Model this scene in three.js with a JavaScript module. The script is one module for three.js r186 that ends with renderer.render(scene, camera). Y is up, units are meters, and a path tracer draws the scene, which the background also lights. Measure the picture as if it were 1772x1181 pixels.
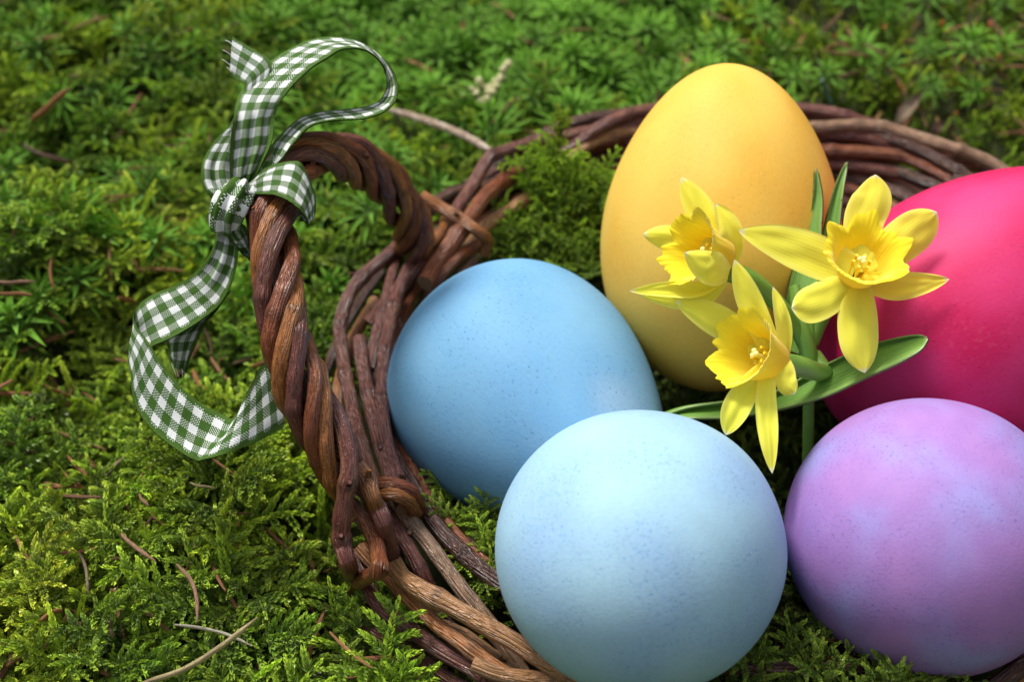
import * as THREE from 'three';
import { ImprovedNoise } from 'three/addons/math/ImprovedNoise.js';
import { mergeGeometries } from 'three/addons/utils/BufferGeometryUtils.js';

const clamp = (x, a = 0, b = 1) => Math.min(b, Math.max(a, x));
const smooth = (a, b, x) => { const t = clamp((x - a) / (b - a)); return t * t * (3 - 2 * t); };

// ---------- camera, sky, sun, exposure ----------
const scene = new THREE.Scene();
const PITCH = Math.PI / 4, CAM_H = 182, FOV = 32;                       // camera height in mm
const camera = new THREE.PerspectiveCamera(FOV, 1024 / 683, 0.01, 20);
camera.position.set(0, CAM_H / 1000, 0);
camera.rotation.x = -PITCH;
camera.focus = 0.183;
camera.userData.fStop = 18;
scene.add(camera);

const SUN = new THREE.Vector3(-0.36, 0.86, -0.42).normalize();
{ // overcast sky: brightest overhead, with a soft glow where the sun stands behind the cloud
  const w = 128, h = 64, a = new Float32Array(w * h * 4);
  for (let j = 0; j < h; j++) for (let i = 0; i < w; i++) {
    const el = ((j + 0.5) / h - 0.5) * Math.PI, az = ((i + 0.5) / w - 0.5) * 2 * Math.PI;
    const d = new THREE.Vector3(Math.cos(el) * Math.cos(az), Math.sin(el), Math.cos(el) * Math.sin(az));
    const g = Math.max(0, d.dot(SUN));
    const up = Math.max(0, Math.sin(el)), L = (1 + 2 * up) / 3 * (0.25 + 0.75 * smooth(0.05, 0.75, up)) * (0.22 + 0.46 * g * g * g);   // the forest round the clearing keeps the low sky dim
    const k = (j * w + i) * 4;
    a[k] = L * 0.97; a[k + 1] = L * 1.0; a[k + 2] = L * 1.05; a[k + 3] = 1;
  }
  const t = new THREE.DataTexture(a, w, h, THREE.RGBAFormat, THREE.FloatType);
  t.mapping = THREE.EquirectangularReflectionMapping; t.magFilter = THREE.LinearFilter; t.needsUpdate = true;
  scene.background = t; scene.environment = t;
}
const sun = new THREE.DirectionalLight(new THREE.Color(1, 0.95, 0.86), 1.5);
sun.position.copy(SUN); sun.castShadow = true; sun.shadow.radius = 32;
sun.shadow.mapSize.set(2048, 2048);
Object.assign(sun.shadow.camera, { left: -0.3, right: 0.3, top: 0.3, bottom: -0.3, near: 0.1, far: 3 });
scene.add(sun);
const renderer = new THREE.WebGLRenderer({ antialias: true });
renderer.setSize(1024, 683);
renderer.toneMapping = THREE.LinearToneMapping;
renderer.toneMappingExposure = 2.95;
renderer.shadowMap.enabled = true;

// ---------- helpers (lengths in mm until a geometry is finished) ----------
const V = (x, y, z) => new THREE.Vector3(x, y, z);
const noise3 = new ImprovedNoise(), nz = (x, y, z) => noise3.noise(x, y, z);
function rng(seed) { let s = seed >>> 0; return () => { s = s + 0x6D2B79F5 | 0; let t = Math.imul(s ^ s >>> 15, 1 | s); t = t + Math.imul(t ^ t >>> 7, 61 | t) ^ t; return ((t ^ t >>> 14) >>> 0) / 4294967296; }; }
const lerp = (a, b, t) => a + (b - a) * t;
const F = 590.5 / Math.tan(FOV * Math.PI / 360), SC = Math.sin(PITCH), CC = Math.cos(PITCH);
// survey of the photograph: a direction seen at (px, py) meets a distance, a height or a plane across the table
function D(px, py, d) { const x = (px - 886) / F, y = (590.5 - py) / F; return V(x * d, CAM_H + d * (y * CC - SC), -d * (CC + y * SC)); }
function H(px, py, h) { const y = (590.5 - py) / F; return D(px, py, (CAM_H - h) / (SC - y * CC)); }
function W(px, py, f) { const y = (590.5 - py) / F; return D(px, py, f / (CC + y * SC)); }
const camDir = (r, u, t) => V(r, u * CC + t * SC, -u * SC + t * CC).normalize();   // right, up, towards the viewer
const toM = (g) => g.scale(0.001, 0.001, 0.001);
const taken = new Map();
function numbered(n) { const k = taken.get(n) ?? 0; taken.set(n, k + 1); return k ? `${n}_${String(k).padStart(3, '0')}` : n; }
const baseOf = new WeakMap();
function shadows(o) { o.castShadow = o.receiveShadow = true; return o; }
function thing(name, label, category, base = V(0, 0, 0), group) {
  const o = new THREE.Group(); o.name = numbered(name); o.position.copy(base).multiplyScalar(0.001); scene.add(o);
  o.userData = { label, category }; if (group) o.userData.group = group;
  baseOf.set(o, base); return o;
}
function branch(name, parent, label) { const o = new THREE.Group(); o.name = name; parent.add(o); baseOf.set(o, baseOf.get(parent)); if (label) o.userData.label = label; return o; }
function part(name, geo, mat, parent, label) {
  const b = baseOf.get(parent); geo.translate(-b.x, -b.y, -b.z); toM(geo);
  const m = shadows(new THREE.Mesh(geo, mat)); m.name = name; parent.add(m); baseOf.set(m, b);
  if (label) m.userData.label = label; return m;
}
function single(name, geo, mat, label, category, base, group) {       // a thing that is one mesh
  geo.translate(-base.x, -base.y, -base.z); toM(geo);
  const m = shadows(new THREE.Mesh(geo, mat)); m.name = numbered(name); m.position.copy(base).multiplyScalar(0.001); scene.add(m);
  m.userData = { label, category }; if (group) m.userData.group = group; return m;
}
function stuff(name, geo, mat, mats, cols, parent) {
  const m = shadows(new THREE.InstancedMesh(geo, mat, mats.length)); m.name = name;
  mats.forEach((x, i) => { m.setMatrixAt(i, x); m.setColorAt(i, cols[i]); });
  m.userData.kind = 'stuff'; parent.add(m); return m;
}
function tex(w, h, fn, srgb) {
  const a = new Uint8Array(w * h * 4);
  for (let j = 0; j < h; j++) for (let i = 0; i < w; i++) { const c = fn(i, j), k = (j * w + i) * 4; a[k] = clamp(c[0]) * 255; a[k + 1] = clamp(c[1]) * 255; a[k + 2] = clamp(c[2]) * 255; a[k + 3] = 255; }
  const t = new THREE.DataTexture(a, w, h); t.wrapS = t.wrapT = THREE.RepeatWrapping; t.magFilter = THREE.LinearFilter; t.minFilter = THREE.LinearMipmapLinearFilter; t.generateMipmaps = true;
  if (srgb) t.colorSpace = THREE.SRGBColorSpace; t.needsUpdate = true; return t;
}
const toS = (x) => x <= 0.0031308 ? x * 12.92 : 1.055 * Math.pow(x, 1 / 2.4) - 0.055;
// a curved sheet P(t, s), t along, s = -1..1 across; with a thickness it becomes a closed shell
function sheet(P, nt, ns, thick, uv, color) {
  const pos = [], nor = [], uvs = [], col = [], idx = [], e = 1e-3, row = ns + 1;
  const N = (t, s) => { const a = P(Math.max(0, t - e), s), b = P(Math.min(1, t + e), s), c = P(t, Math.max(-1, s - 2 * e)), d = P(t, Math.min(1, s + 2 * e)); const n = b.sub(a).cross(d.sub(c)); return n.lengthSq() < 1e-16 ? V(0, 1, 0) : n.normalize(); };
  const sides = thick > 0 ? [1, -1] : [1];
  for (const sd of sides) for (let i = 0; i <= nt; i++) for (let j = 0; j <= ns; j++) {
    const t = i / nt, s = j / ns * 2 - 1, p = P(t, s), n = N(clamp(t, 0.002, 0.998), clamp(s, -0.99, 0.99));
    p.addScaledVector(n, sd * thick / 2); n.multiplyScalar(sd);
    pos.push(p.x, p.y, p.z); nor.push(n.x, n.y, n.z); const q = uv(t, s); uvs.push(q[0], q[1]);
    if (color) col.push(...color(t, s, sd));
  }
  const M = (nt + 1) * row;
  for (let i = 0; i < nt; i++) for (let j = 0; j < ns; j++) {
    const a = i * row + j, b = a + 1, c = a + row, d = c + 1;
    idx.push(a, c, b, b, c, d);
    if (thick > 0) idx.push(M + a, M + b, M + c, M + b, M + d, M + c);
  }
  if (thick > 0) {
    const rim = (a, b) => idx.push(a, b, M + a, b, M + b, M + a);
    for (let i = 0; i < nt; i++) { rim((i + 1) * row, i * row); rim(i * row + ns, (i + 1) * row + ns); }
    for (let j = 0; j < ns; j++) { rim(j, j + 1); rim(nt * row + j + 1, nt * row + j); }
  }
  const g = new THREE.BufferGeometry();
  g.setAttribute('position', new THREE.Float32BufferAttribute(pos, 3)); g.setAttribute('normal', new THREE.Float32BufferAttribute(nor, 3)); g.setAttribute('uv', new THREE.Float32BufferAttribute(uvs, 2));
  if (color) g.setAttribute('color', new THREE.Float32BufferAttribute(col, 3));
  g.setIndex(idx); return g;
}
// a tube through points with its own radius, cross-section, colour per vertex and closed ends
function tube(pts, radius, { step = 0.9, rad = 10, flat = 1, color = () => [1, 1, 1], cap = null, dent = 0, tension } = {}) {
  const curve = new THREE.CatmullRomCurve3(pts, false, 'centripetal'); curve.arcLengthDivisions = 400;
  const L = curve.getLength(), n = Math.max(4, Math.ceil(L / step));
  const P = [], T = []; for (let i = 0; i <= n; i++) { P.push(curve.getPointAt(i / n)); T.push(curve.getTangentAt(i / n)); }
  let nrm = V(0, 1, 0); if (Math.abs(T[0].y) > 0.9) nrm = V(1, 0, 0);
  nrm.addScaledVector(T[0], -nrm.dot(T[0])).normalize();
  const pos = [], uvs = [], col = [], idx = [];
  for (let i = 0; i <= n; i++) {
    nrm.addScaledVector(T[i], -nrm.dot(T[i])).normalize(); const bin = V(0, 0, 0).crossVectors(T[i], nrm), s = i / n * L;
    for (let j = 0; j <= rad; j++) {
      const a = j / rad * 2 * Math.PI, r = radius(i / n, s, L) * (1 + dent * nz(s * 0.25 + pts[0].x, Math.cos(a) * 1.3, Math.sin(a) * 1.3 + pts[0].z));
      const p = P[i].clone().addScaledVector(nrm, Math.cos(a) * r).addScaledVector(bin, Math.sin(a) * r * flat);
      pos.push(p.x, p.y, p.z); uvs.push(j / rad, s / 24); col.push(...color(s, a, i / n));
    }
  }
  const row = rad + 1;
  for (let i = 0; i < n; i++) for (let j = 0; j < rad; j++) { const a = i * row + j; idx.push(a, a + 1, a + row, a + 1, a + row + 1, a + row); }
  const g = new THREE.BufferGeometry();
  const ends = [[0, 0, -1], [n, n * row, 1]];
  g.setAttribute('position', new THREE.Float32BufferAttribute(pos, 3)); g.setIndex(idx); g.computeVertexNormals();
  const nor = Array.from(g.attributes.normal.array);
  for (let i = 0; i <= n; i++) { const a = i * row * 3, b = (i * row + rad) * 3; const m = V(nor[a] + nor[b], nor[a + 1] + nor[b + 1], nor[a + 2] + nor[b + 2]).normalize(); for (const k of [a, b]) { nor[k] = m.x; nor[k + 1] = m.y; nor[k + 2] = m.z; } }
  for (const [i, o, sg] of ends) {
    const c0 = pos.length / 3, t = T[i].clone().multiplyScalar(sg);
    const put = (x, y, z) => { pos.push(x, y, z); nor.push(t.x, t.y, t.z); uvs.push(0.5, 0); col.push(...(cap || color(i / n * L, 0, i / n))); };
    const ctr = P[i].clone().addScaledVector(t, cap ? 0.05 : 0.25 * radius(i / n, i / n * L, L)); put(ctr.x, ctr.y, ctr.z);
    for (let j = 0; j <= rad; j++) put(pos[(o + j) * 3], pos[(o + j) * 3 + 1], pos[(o + j) * 3 + 2]);
    for (let j = 0; j < rad; j++) sg > 0 ? idx.push(c0, c0 + 1 + j, c0 + 2 + j) : idx.push(c0, c0 + 2 + j, c0 + 1 + j);
  }
  // outward winding
  const h = new THREE.BufferGeometry();
  h.setAttribute('position', new THREE.Float32BufferAttribute(pos, 3)); h.setAttribute('normal', new THREE.Float32BufferAttribute(nor, 3)); h.setAttribute('uv', new THREE.Float32BufferAttribute(uvs, 2)); h.setAttribute('color', new THREE.Float32BufferAttribute(col, 3));
  h.setIndex(idx); return h;
}

// ---------- the ground and its height ----------
const BX = 41, BF = 157;                                                 // middle of the basket (x, distance ahead)
const bumps = [[120, 470, 24, 11], [60, 330, 16, -7], [300, 330, 18, -5], [210, 640, 20, -6], [110, 740, 15, -7], [330, 560, 18, -4], [230, 950, 34, 7], [560, 1000, 14, -4], [430, 880, 14, 2], [60, 60, 30, 10], [330, 90, 40, 5], [820, 90, 45, 2], [1500, 60, 45, 6], [1560, 215, 16, -6], [760, 250, 22, -5], [600, 480, 16, -6]]
  .map(([px, py, r, h]) => { const p = H(px, py, 8); return [p.x, -p.z, r, h]; });
function ground(x, f) {
  let y = 5 + 6 * nz(x / 28, f / 28, 3.3) + 5.5 * nz(x / 13, f / 13, 8.1);
  for (const [bx, bf, r, h] of bumps) y += h * Math.exp(-((x - bx) ** 2 + (f - bf) ** 2) / (r * r));
  y += 26 * smooth(290, 420, f);                                         // the bank climbs gently behind
  const d = Math.hypot(x - BX, f - BF);
  y -= Math.max(0, y + 1) * 0.75 * smooth(94, 76, d);                  // the rim stands clear of the moss
  y = lerp(3.5 + 0.8 * nz(x / 7, f / 7, 1), y, smooth(66, 84, d));       // pressed down under the basket
  return y;
}
{
  const g = new THREE.PlaneGeometry(2, 2, 260, 260), p = g.attributes.position, warp = (t) => Math.sign(t) * (0.25 * Math.abs(t) + 0.75 * Math.abs(t) ** 3) * 1500;
  g.rotateX(-Math.PI / 2);
  for (let i = 0; i < p.count; i++) { const x = warp(p.getX(i)) + 40, z = warp(p.getZ(i)) - 180; p.setXYZ(i, x / 1000, (ground(x, -z) - 2.2) / 1000, z / 1000); }
  g.computeVertexNormals();
  const uv = g.attributes.uv; for (let i = 0; i < p.count; i++) uv.setXY(i, p.getX(i) * 25, p.getZ(i) * 25);
  const t = tex(256, 256, (i, j) => { const a = i / 256 * 6.283, b = j / 256 * 6.283, n = nz(Math.cos(a) * 3, Math.sin(a) * 3 + Math.cos(b) * 3, Math.sin(b) * 3) + 0.6 * nz(Math.cos(a) * 9, Math.sin(a) * 9 + Math.cos(b) * 9, Math.sin(b) * 9); const k = clamp(0.5 + 0.6 * n); return [toS(lerp(0.02, 0.05, k)), toS(lerp(0.025, 0.06, k)), toS(0.008)]; }, true);
  const m = shadows(new THREE.Mesh(g, new THREE.MeshStandardMaterial({ map: t, bumpMap: t, bumpScale: 0.002, roughness: 1 }))); m.name = 'ground'; m.userData.kind = 'structure'; m.userData.label = 'dark forest soil under the moss'; scene.add(m);
}

// ---------- basket ----------
const barkMap = tex(128, 512, (i, j) => {
  const a = i / 128 * 6.283, v = j / 512 * 6.283, cx = Math.cos(a), cy = Math.sin(a), c2 = Math.cos(v), s2 = Math.sin(v);
  const streak = nz(cx * 7 + 3, cy * 7, c2 * 1.2 + s2 * 0.7) + 0.7 * nz(cx * 16, cy * 16 + 9, c2 * 2.4 - s2), blot = nz(cx * 1.6, cy * 1.6 + c2 * 2.5, s2 * 2.5), ring = nz(c2 * 30, s2 * 30, cx);
  const crack = smooth(0.3, 0.5, nz(cx * 11 + 31, cy * 11, c2 * 1.6 + s2 * 2)), len = smooth(0.42, 0.55, nz(cx * 5 + 3, cy * 5 + c2 * 9, s2 * 9 + 7));
  const k = clamp(0.76 + 0.16 * streak + 0.22 * blot + 0.05 * ring - 0.4 * crack + 0.3 * len, 0.2, 1); return [toS(k), toS(k * 0.96), toS(k * 0.93)];
}, true);
const barkBump = tex(128, 512, (i, j) => {
  const a = i / 128 * 6.283, v = j / 512 * 6.283, cx = Math.cos(a), cy = Math.sin(a), c2 = Math.cos(v), s2 = Math.sin(v);
  const k = clamp(0.5 + 0.25 * nz(cx * 5 + 5, cy * 5, c2 * 1.5 + s2) + 0.6 * nz(cx * 15, cy * 15, c2 * 2.2 + s2 * 1.6) - 0.35 * smooth(0.3, 0.5, nz(cx * 11 + 31, cy * 11, c2 * 1.6 + s2 * 2)) + 0.25 * smooth(0.42, 0.55, nz(cx * 5 + 3, cy * 5 + c2 * 9, s2 * 9 + 7)) + 0.1 * nz(cx * 9, cy * 9 + c2 * 9, s2 * 9) + 0.05 * nz(c2 * 40, s2 * 40, cx * 3)); return [k, k, k];
});
const barkMat = new THREE.MeshPhysicalMaterial({ color: 0xffffff, vertexColors: true, map: barkMap, bumpMap: barkBump, bumpScale: 0.0004, roughness: 0.35, specularIntensity: 1 });
const BARK = { purple: [0.18, 0.062, 0.048], red: [0.26, 0.078, 0.032], orange: [0.34, 0.13, 0.038], tan: [0.42, 0.22, 0.095], grey: [0.36, 0.23, 0.15], dark: [0.085, 0.033, 0.025] };
let vineSeed = 1;
function vine(parent, name, pts, r, kind, o = {}) {
  const sd = vineSeed++, base = BARK[kind], peel = o.peel ?? 0.25, R = rng(sd * 77), nodes = [];
  for (let k = 0; k < 14; k++) nodes.push(8 + k * 17 + R() * 12);
  const end = o.end ?? 0.85;
  const radius = (t, s, L) => { let q = r * lerp(1, end, t) * (1 + 0.1 * nz(s * 0.12, sd, 0)); for (const n of nodes) q *= 1 + 0.2 * Math.exp(-((s - n) ** 2) / 1.1); if (o.taper) q *= 0.7 + 0.3 * smooth(0, 1.6, Math.min(s, L - s)); return q; };
  const color = (s, a) => {
    const n = nz(s * 0.06 + sd * 3.1, Math.cos(a) * 0.9, Math.sin(a) * 0.9 + sd), m = nz(s * 0.35, Math.cos(a) * 2 + sd, Math.sin(a) * 2);
    const tan = smooth(0.12, 0.45, n + 0.25 * m + (peel - 0.3)), lum = 1 + 0.35 * nz(s * 0.03, sd * 1.7, 4) + 0.22 * m;
    let c = base.map((b, i) => lerp(b, [0.4, 0.2, 0.085][i], tan * 0.3) * lum);
    for (const nd of nodes) { const q = Math.exp(-((s - nd) ** 2) / 0.5); c = c.map((x) => x * (1 - 0.45 * q)); }
    return c;
  };
  const g = tube(pts, radius, { step: o.step ?? 0.9, rad: 12, flat: o.flat ?? 0.92, color, cap: o.cap ? null : [0.3, 0.17, 0.09], dent: 0.1 });
  const gs = [g], cv = new THREE.CatmullRomCurve3(pts, false, 'centripetal'), L = cv.getLength();
  for (const nd of nodes) if (nd < L - 3 && R() < 0.2) { // cut side twigs and buds at the nodes
    const t = cv.getTangentAt(nd / L), out = V(R() - 0.5, 0.35 + R() * 0.6, R() - 0.3).addScaledVector(t, 0); out.addScaledVector(t, -out.dot(t)).normalize().addScaledVector(t, 0.5).normalize();
    const p = cv.getPointAt(nd / L).addScaledVector(out, r * 0.7), q = p.clone().addScaledVector(out, r * (0.5 + 0.7 * R()));
    gs.push(tube([p, p.clone().lerp(q, 0.6), q], (u) => r * lerp(0.5, 0.22, u), { step: 0.4, rad: 8, color: () => base.map((x) => x * 0.7), cap: base.map((x) => x * 1.1) }));
  }
  return part(name, gs.length > 1 ? mergeGeometries(gs) : g, barkMat, parent, o.label);
}
const basket = thing('wicker_basket', 'round basket of twisted brown vines with a braided loop handle, holding dyed eggs', 'basket', V(BX, 0, -BF));
const rim = branch('rim', basket), wall = branch('wall', basket), handle = branch('handle', basket, 'braided loop handle of twisted vines on the left of the basket');
const hp = (list, h) => list.map(([x, y, k]) => H(x, y, k ?? h));
{
  const v = (list, h, r, kind, o) => vine(rim, 'vine', hp(list, h), r * 0.9, kind, o);
  // back left
  v([[640, 560, 20], [690, 500, 24], [745, 430, 26], [802, 346, 27], [820, 318, 27.5], [848, 272, 29], [862, 266, 29], [915, 249, 29], [989, 234, 29], [1040, 224, 29], [1110, 222, 28], [1220, 215, 27]], 28, 1.75, 'purple');
  v([[735, 490, 27], [755, 455, 27], [775, 429, 28], [805, 389, 29], [842, 337, 29], [888, 304, 27], [935, 285, 25], [1000, 262, 24], [1080, 240, 24]], 28, 1.95, 'red', { peel: 0.2 });
  v([[800, 440, 23], [851, 383, 24], [900, 352, 24], [950, 316, 24], [980, 282, 26], [1010, 257, 27], [1054, 236, 28], [1098, 226, 28], [1140, 220, 27]], 26, 1.6, 'tan');
  v([[960, 268, 26], [1005, 245, 28], [1030, 226, 30], [1064, 208, 31], [1091, 197, 31], [1140, 188, 31], [1250, 181, 31], [1400, 190, 31], [1456, 199, 31], [1494, 212, 30], [1560, 228, 28], [1640, 262, 26], [1740, 310, 25]], 30, 1.7, 'purple');
  v([[700, 420, 22], [770, 340, 23], [850, 318, 22], [930, 282, 22], [1060, 245, 22], [1200, 228, 22]], 22, 1.6, 'dark');
  v([[690, 380, 20], [770, 350, 21], [810, 330, 22], [850, 300, 22], [940, 262, 22], [1100, 225, 22]], 22, 1.4, 'purple');
  // back right
  v([[1330, 222, 30], [1421, 221, 30], [1469, 218, 30], [1526, 221, 30], [1583, 237, 30], [1637, 254, 30], [1686, 270, 29], [1730, 292, 28], [1785, 345, 27]], 30, 1.8, 'grey', { peel: 0.45 });
  v([[1330, 232, 28], [1426, 234, 28], [1488, 237, 28], [1530, 249, 27.5], [1560, 262, 26]], 28, 1.6, 'purple');
  v([[1330, 262, 26], [1434, 262, 26], [1510, 265, 26], [1589, 274, 26], [1651, 282, 26], [1719, 296, 25], [1775, 338, 24]], 26, 1.85, 'red', { peel: 0.3 });
  v([[1350, 285, 23], [1448, 286, 23], [1543, 298, 23], [1597, 311, 23], [1660, 326, 23], [1760, 370, 23]], 23, 1.7, 'purple', { peel: 0.3 });
  v([[1360, 305, 20], [1461, 308, 20], [1529, 326, 20], [1583, 338, 20], [1680, 370, 20]], 20, 1.7, 'dark');
  // left side
  v([[740, 400, 26], [700, 418, 26], [674, 440, 26], [627, 480, 25], [600, 521, 24], [589, 566, 23], [595, 631, 22.5], [609, 702, 23], [627, 773, 24], [650, 838, 24]], 24, 1.7, 'purple');
  v([[720, 395, 22], [691, 439, 24], [668, 515, 24], [650, 590, 23], [640, 640, 22]], 24, 1.35, 'purple');
  v([[735, 420, 26], [719, 446, 26], [690, 505, 25], [668, 600, 25], [662, 690, 25], [668, 760, 25], [690, 830, 24]], 25, 1.7, 'purple', { peel: 0.15 });
  v([[622, 588, 23.5], [626, 620, 23.5], [636, 676, 23.5], [656, 757, 24], [678, 828, 25], [700, 880, 25]], 24, 1.6, 'purple', { end: 1 });
  v([[660, 470, 17], [600, 560, 17], [572, 625, 16], [548, 690, 12]], 17, 1.3, 'dark');
  v([[650, 520, 18], [606, 600, 17], [585, 680, 16], [590, 760, 16], [625, 850, 17]], 17, 1.5, 'orange', { peel: 0.5 });
  v([[655, 560, 20], [640, 660, 19], [650, 760, 20], [690, 850, 20]], 20, 1.5, 'dark');
  v([[690, 545, 19], [690, 680, 18], [700, 800, 18], [740, 880, 18]], 19, 1.6, 'purple');
  // lower left, curving under the eggs
  v([[628, 990, 13], [630, 1031, 13], [634, 1080, 13], [650, 1096, 13], [688, 1116, 13], [743, 1152, 13], [789, 1184, 13], [860, 1225, 13]], 13, 1.5, 'purple', { peel: 0.35 });
  v([[612, 960, 17], [630, 1004, 17], [661, 1052, 17], [713, 1090, 17], [759, 1124, 17], [820, 1159, 17], [866, 1184, 17], [960, 1225, 17], [1100, 1260, 17]], 17, 1.75, 'purple', { peel: 0.12, label: 'glossy plum-brown vine on the lower left rim' });
  v([[625, 950, 20], [648, 976, 20], [684, 1008, 20], [719, 1046, 20], [759, 1084, 20], [804, 1117, 20], [853, 1153, 20], [930, 1196, 20], [1050, 1235, 20]], 20, 1.6, 'orange', { peel: 0.55 });
  v([[680, 975, 21], [700, 1002, 23], [731, 1023, 24], [774, 1046, 24], [835, 1080, 24], [896, 1115, 24], [957, 1155, 24], [1030, 1190, 24], [1160, 1225, 24]], 24, 1.85, 'tan', { peel: 0.6 });
  v([[650, 850, 22], [673, 896, 22], [705, 944, 21.5], [730, 990, 20], [745, 1020, 18]], 21, 1.6, 'purple');
  v([[660, 830, 22], [691, 881, 22], [743, 944, 21], [798, 1019, 20], [840, 1072, 19], [880, 1130, 17], [905, 1165, 15]], 20, 1.75, 'grey', { peel: 0.45, label: 'grey-brown weathered vine with a leaf scar' });
  v([[760, 1085, 17], [800, 1100, 17], [870, 1150, 17], [900, 1170, 17]], 17, 1.5, 'tan');
  v([[820, 1150, 22], [866, 1168, 22], [957, 1178, 22], [1009, 1183, 22], [1100, 1205, 22]], 22, 1.5, 'tan', { peel: 0.7 });
  v([[700, 1000, 14], [760, 1070, 14], [830, 1130, 14], [930, 1190, 14]], 14, 1.6, 'dark');
  // loops that tie the handle to the rim, and cut ends
  v([[648, 842, 25], [672, 838, 29], [704, 846, 28], [722, 866, 25], [726, 890, 20]], 25, 1.35, 'red', { peel: 0.1, end: 1 });
  v([[655, 862, 25], [680, 856, 29], [706, 868, 27], [720, 890, 22]], 25, 1.3, 'orange', { peel: 0.1, end: 1 });
  v([[612, 892, 31], [599, 906, 33]], 31, 0.9, 'tan', { label: 'short cut twig end poking out of the handle base' });
  v([[730, 340, 32], [760, 358, 31], [800, 382, 30.5], [828, 402, 30], [843, 418, 27], [838, 440, 24]], 31, 1.6, 'orange', { peel: 0.2 });
  v([[700, 432, 25], [735, 428, 29], [765, 400, 29], [770, 380, 26]], 27, 1.4, 'orange');
  v([[838, 420, 24], [800, 440, 26], [770, 470, 26], [745, 500, 24]], 25, 1.5, 'red');
}
{ // coiled wall under the rim, all the way round
  const R = rng(5);
  for (let k = 0; k < 5; k++) {                                          // more coils close the wall at the back
    const pts = [], h = 19 + k * 2.3, rad = 68.5 + k * 1.0;
    for (let i = 0; i <= 18; i++) { const a = lerp(-2.35, 0.1, i / 18); pts.push(V(BX + Math.cos(a) * (rad + 1.2 * nz(i * 0.4, k, 31)), h + 1.2 * nz(i * 0.35, k, 37) - 5 * smooth(0.75, 1, i / 18) - 7 * smooth(0.2, 0, i / 18), -BF + Math.sin(a) * (rad + 1.2 * nz(i * 0.4, k, 31)))); }
    vine(wall, 'vine', pts, 1.5, ['dark', 'purple', 'dark', 'red', 'dark'][k], { step: 1.4 });
  }
  for (let k = 0; k < 9; k++) {
    const h = 2 + k * 2.35, rad = 52 + k * 1.75, kinds = ['dark', 'purple', 'red', 'dark', 'purple'], a0 = R() * 6.28, pts = [];
    for (let i = 0; i <= 40; i++) { const a = a0 + i / 40 * 6.6; pts.push(V(BX + Math.cos(a) * (rad + 1.1 * nz(i * 0.4, k, 1)), h + 1.0 * nz(i * 0.35, k, 7), -BF + Math.sin(a) * (rad + 1.1 * nz(i * 0.4, k, 1)))); }
    vine(wall, 'vine', pts, 1.5 + R() * 0.35, kinds[k % 5], { step: 1.6 });
  }
  for (let k = 0; k < 6; k++) {                                          // rim coils on the right and front, out of the picture
    const a0 = -0.75 + 0.1 * R(), a1 = 1.75 + 0.15 * R(), pts = [];
    for (let i = 0; i <= 18; i++) { const a = lerp(a0, a1, i / 18); pts.push(V(BX + Math.cos(a) * (71 + 3 * nz(i * 0.3, k * 3, 2) + 4 * smooth(0.7, 1.3, a)), 17 + k * 1.9 + 1.2 * nz(i * 0.3, k * 5, 6) - (4 + 1.2 * k) * smooth(0.7, 1.3, a), -BF + Math.sin(a) * (71 + 3 * nz(i * 0.3, k * 3, 2) + 4 * smooth(0.7, 1.3, a)))); }
    vine(rim, 'vine', pts, 1.7, ['purple', 'tan', 'red', 'purple', 'orange', 'dark'][k], { step: 1.4 });
  }
}
{ // handle: strands twisted round each other along an arch
  const path = new THREE.CatmullRomCurve3([W(620, 985, 101.5), W(627, 950, 105.5), W(626, 905, 109.5), W(604, 838, 114.2), W(560, 755, 118.5), W(520, 660, 124), W(493, 570, 130), W(476, 470, 138), W(472, 395, 145), W(482, 330, 153), W(520, 278, 161), W(575, 268, 168), W(636, 292, 174), W(690, 345, 178), W(712, 395, 180), W(716, 432, 181)]);
  path.arcLengthDivisions = 600;
  const L = path.getLength(), n = 150, P = [], N = [], B = []; let nr = V(1, 0, 0);
  for (let i = 0; i <= n; i++) { const t = path.getTangentAt(i / n); nr.addScaledVector(t, -nr.dot(t)).normalize(); P.push(path.getPointAt(i / n)); N.push(nr.clone()); B.push(V(0, 0, 0).crossVectors(t, nr)); }
  const S = 6, kinds = ['red', 'orange', 'purple', 'red', 'orange', 'purple'], R = rng(31);
  for (let k = 0; k < S; k++) {
    const pts = [], ph = k / S * 6.283 + 0.35 * (R() - 0.5), off = R() * 10;
    const from = [0, 20, 4, 24, 14, 10][k];
    for (let i = from; i <= n; i += 2) {
      const s = i / n * L, a = ph + 6.283 * s / 36 + 0.4 * nz(s * 0.05, off, 2), tight = 1 - 0.12 * Math.exp(-((i / n - 0.62) ** 2) / 0.004);
      const q = (2.95 + 0.9 * nz(s * 0.07, off, k) + 0.45 * nz(s * 0.22, off, k + 9)) * tight;
      pts.push(P[i].clone().addScaledVector(N[i], Math.cos(a) * q).addScaledVector(B[i], Math.sin(a) * q));
    }
    if (from > 5) pts.unshift(H(686 + 8 * k, 960 + 12 * k, 6), H(668 + 5 * k, 930 + 14 * k, 13));        // tucked under the rim
    else pts.unshift(H(676 + 6 * k, 1040, 4), H(646 + 4 * k, 1040, 6), H(616 + 3 * k, 1022 - 4 * k, 11));
    vine(handle, 'strand', pts, 1.15 + 0.3 * R(), kinds[k], { peel: 0.3, end: 0.95, step: 0.7, flat: 0.9, cap: 1, taper: 1 });
  }
  vine(handle, 'strand', P.filter((_, i) => i % 5 === 0).slice(5), 1.1, 'dark', { step: 1 });
}

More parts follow.
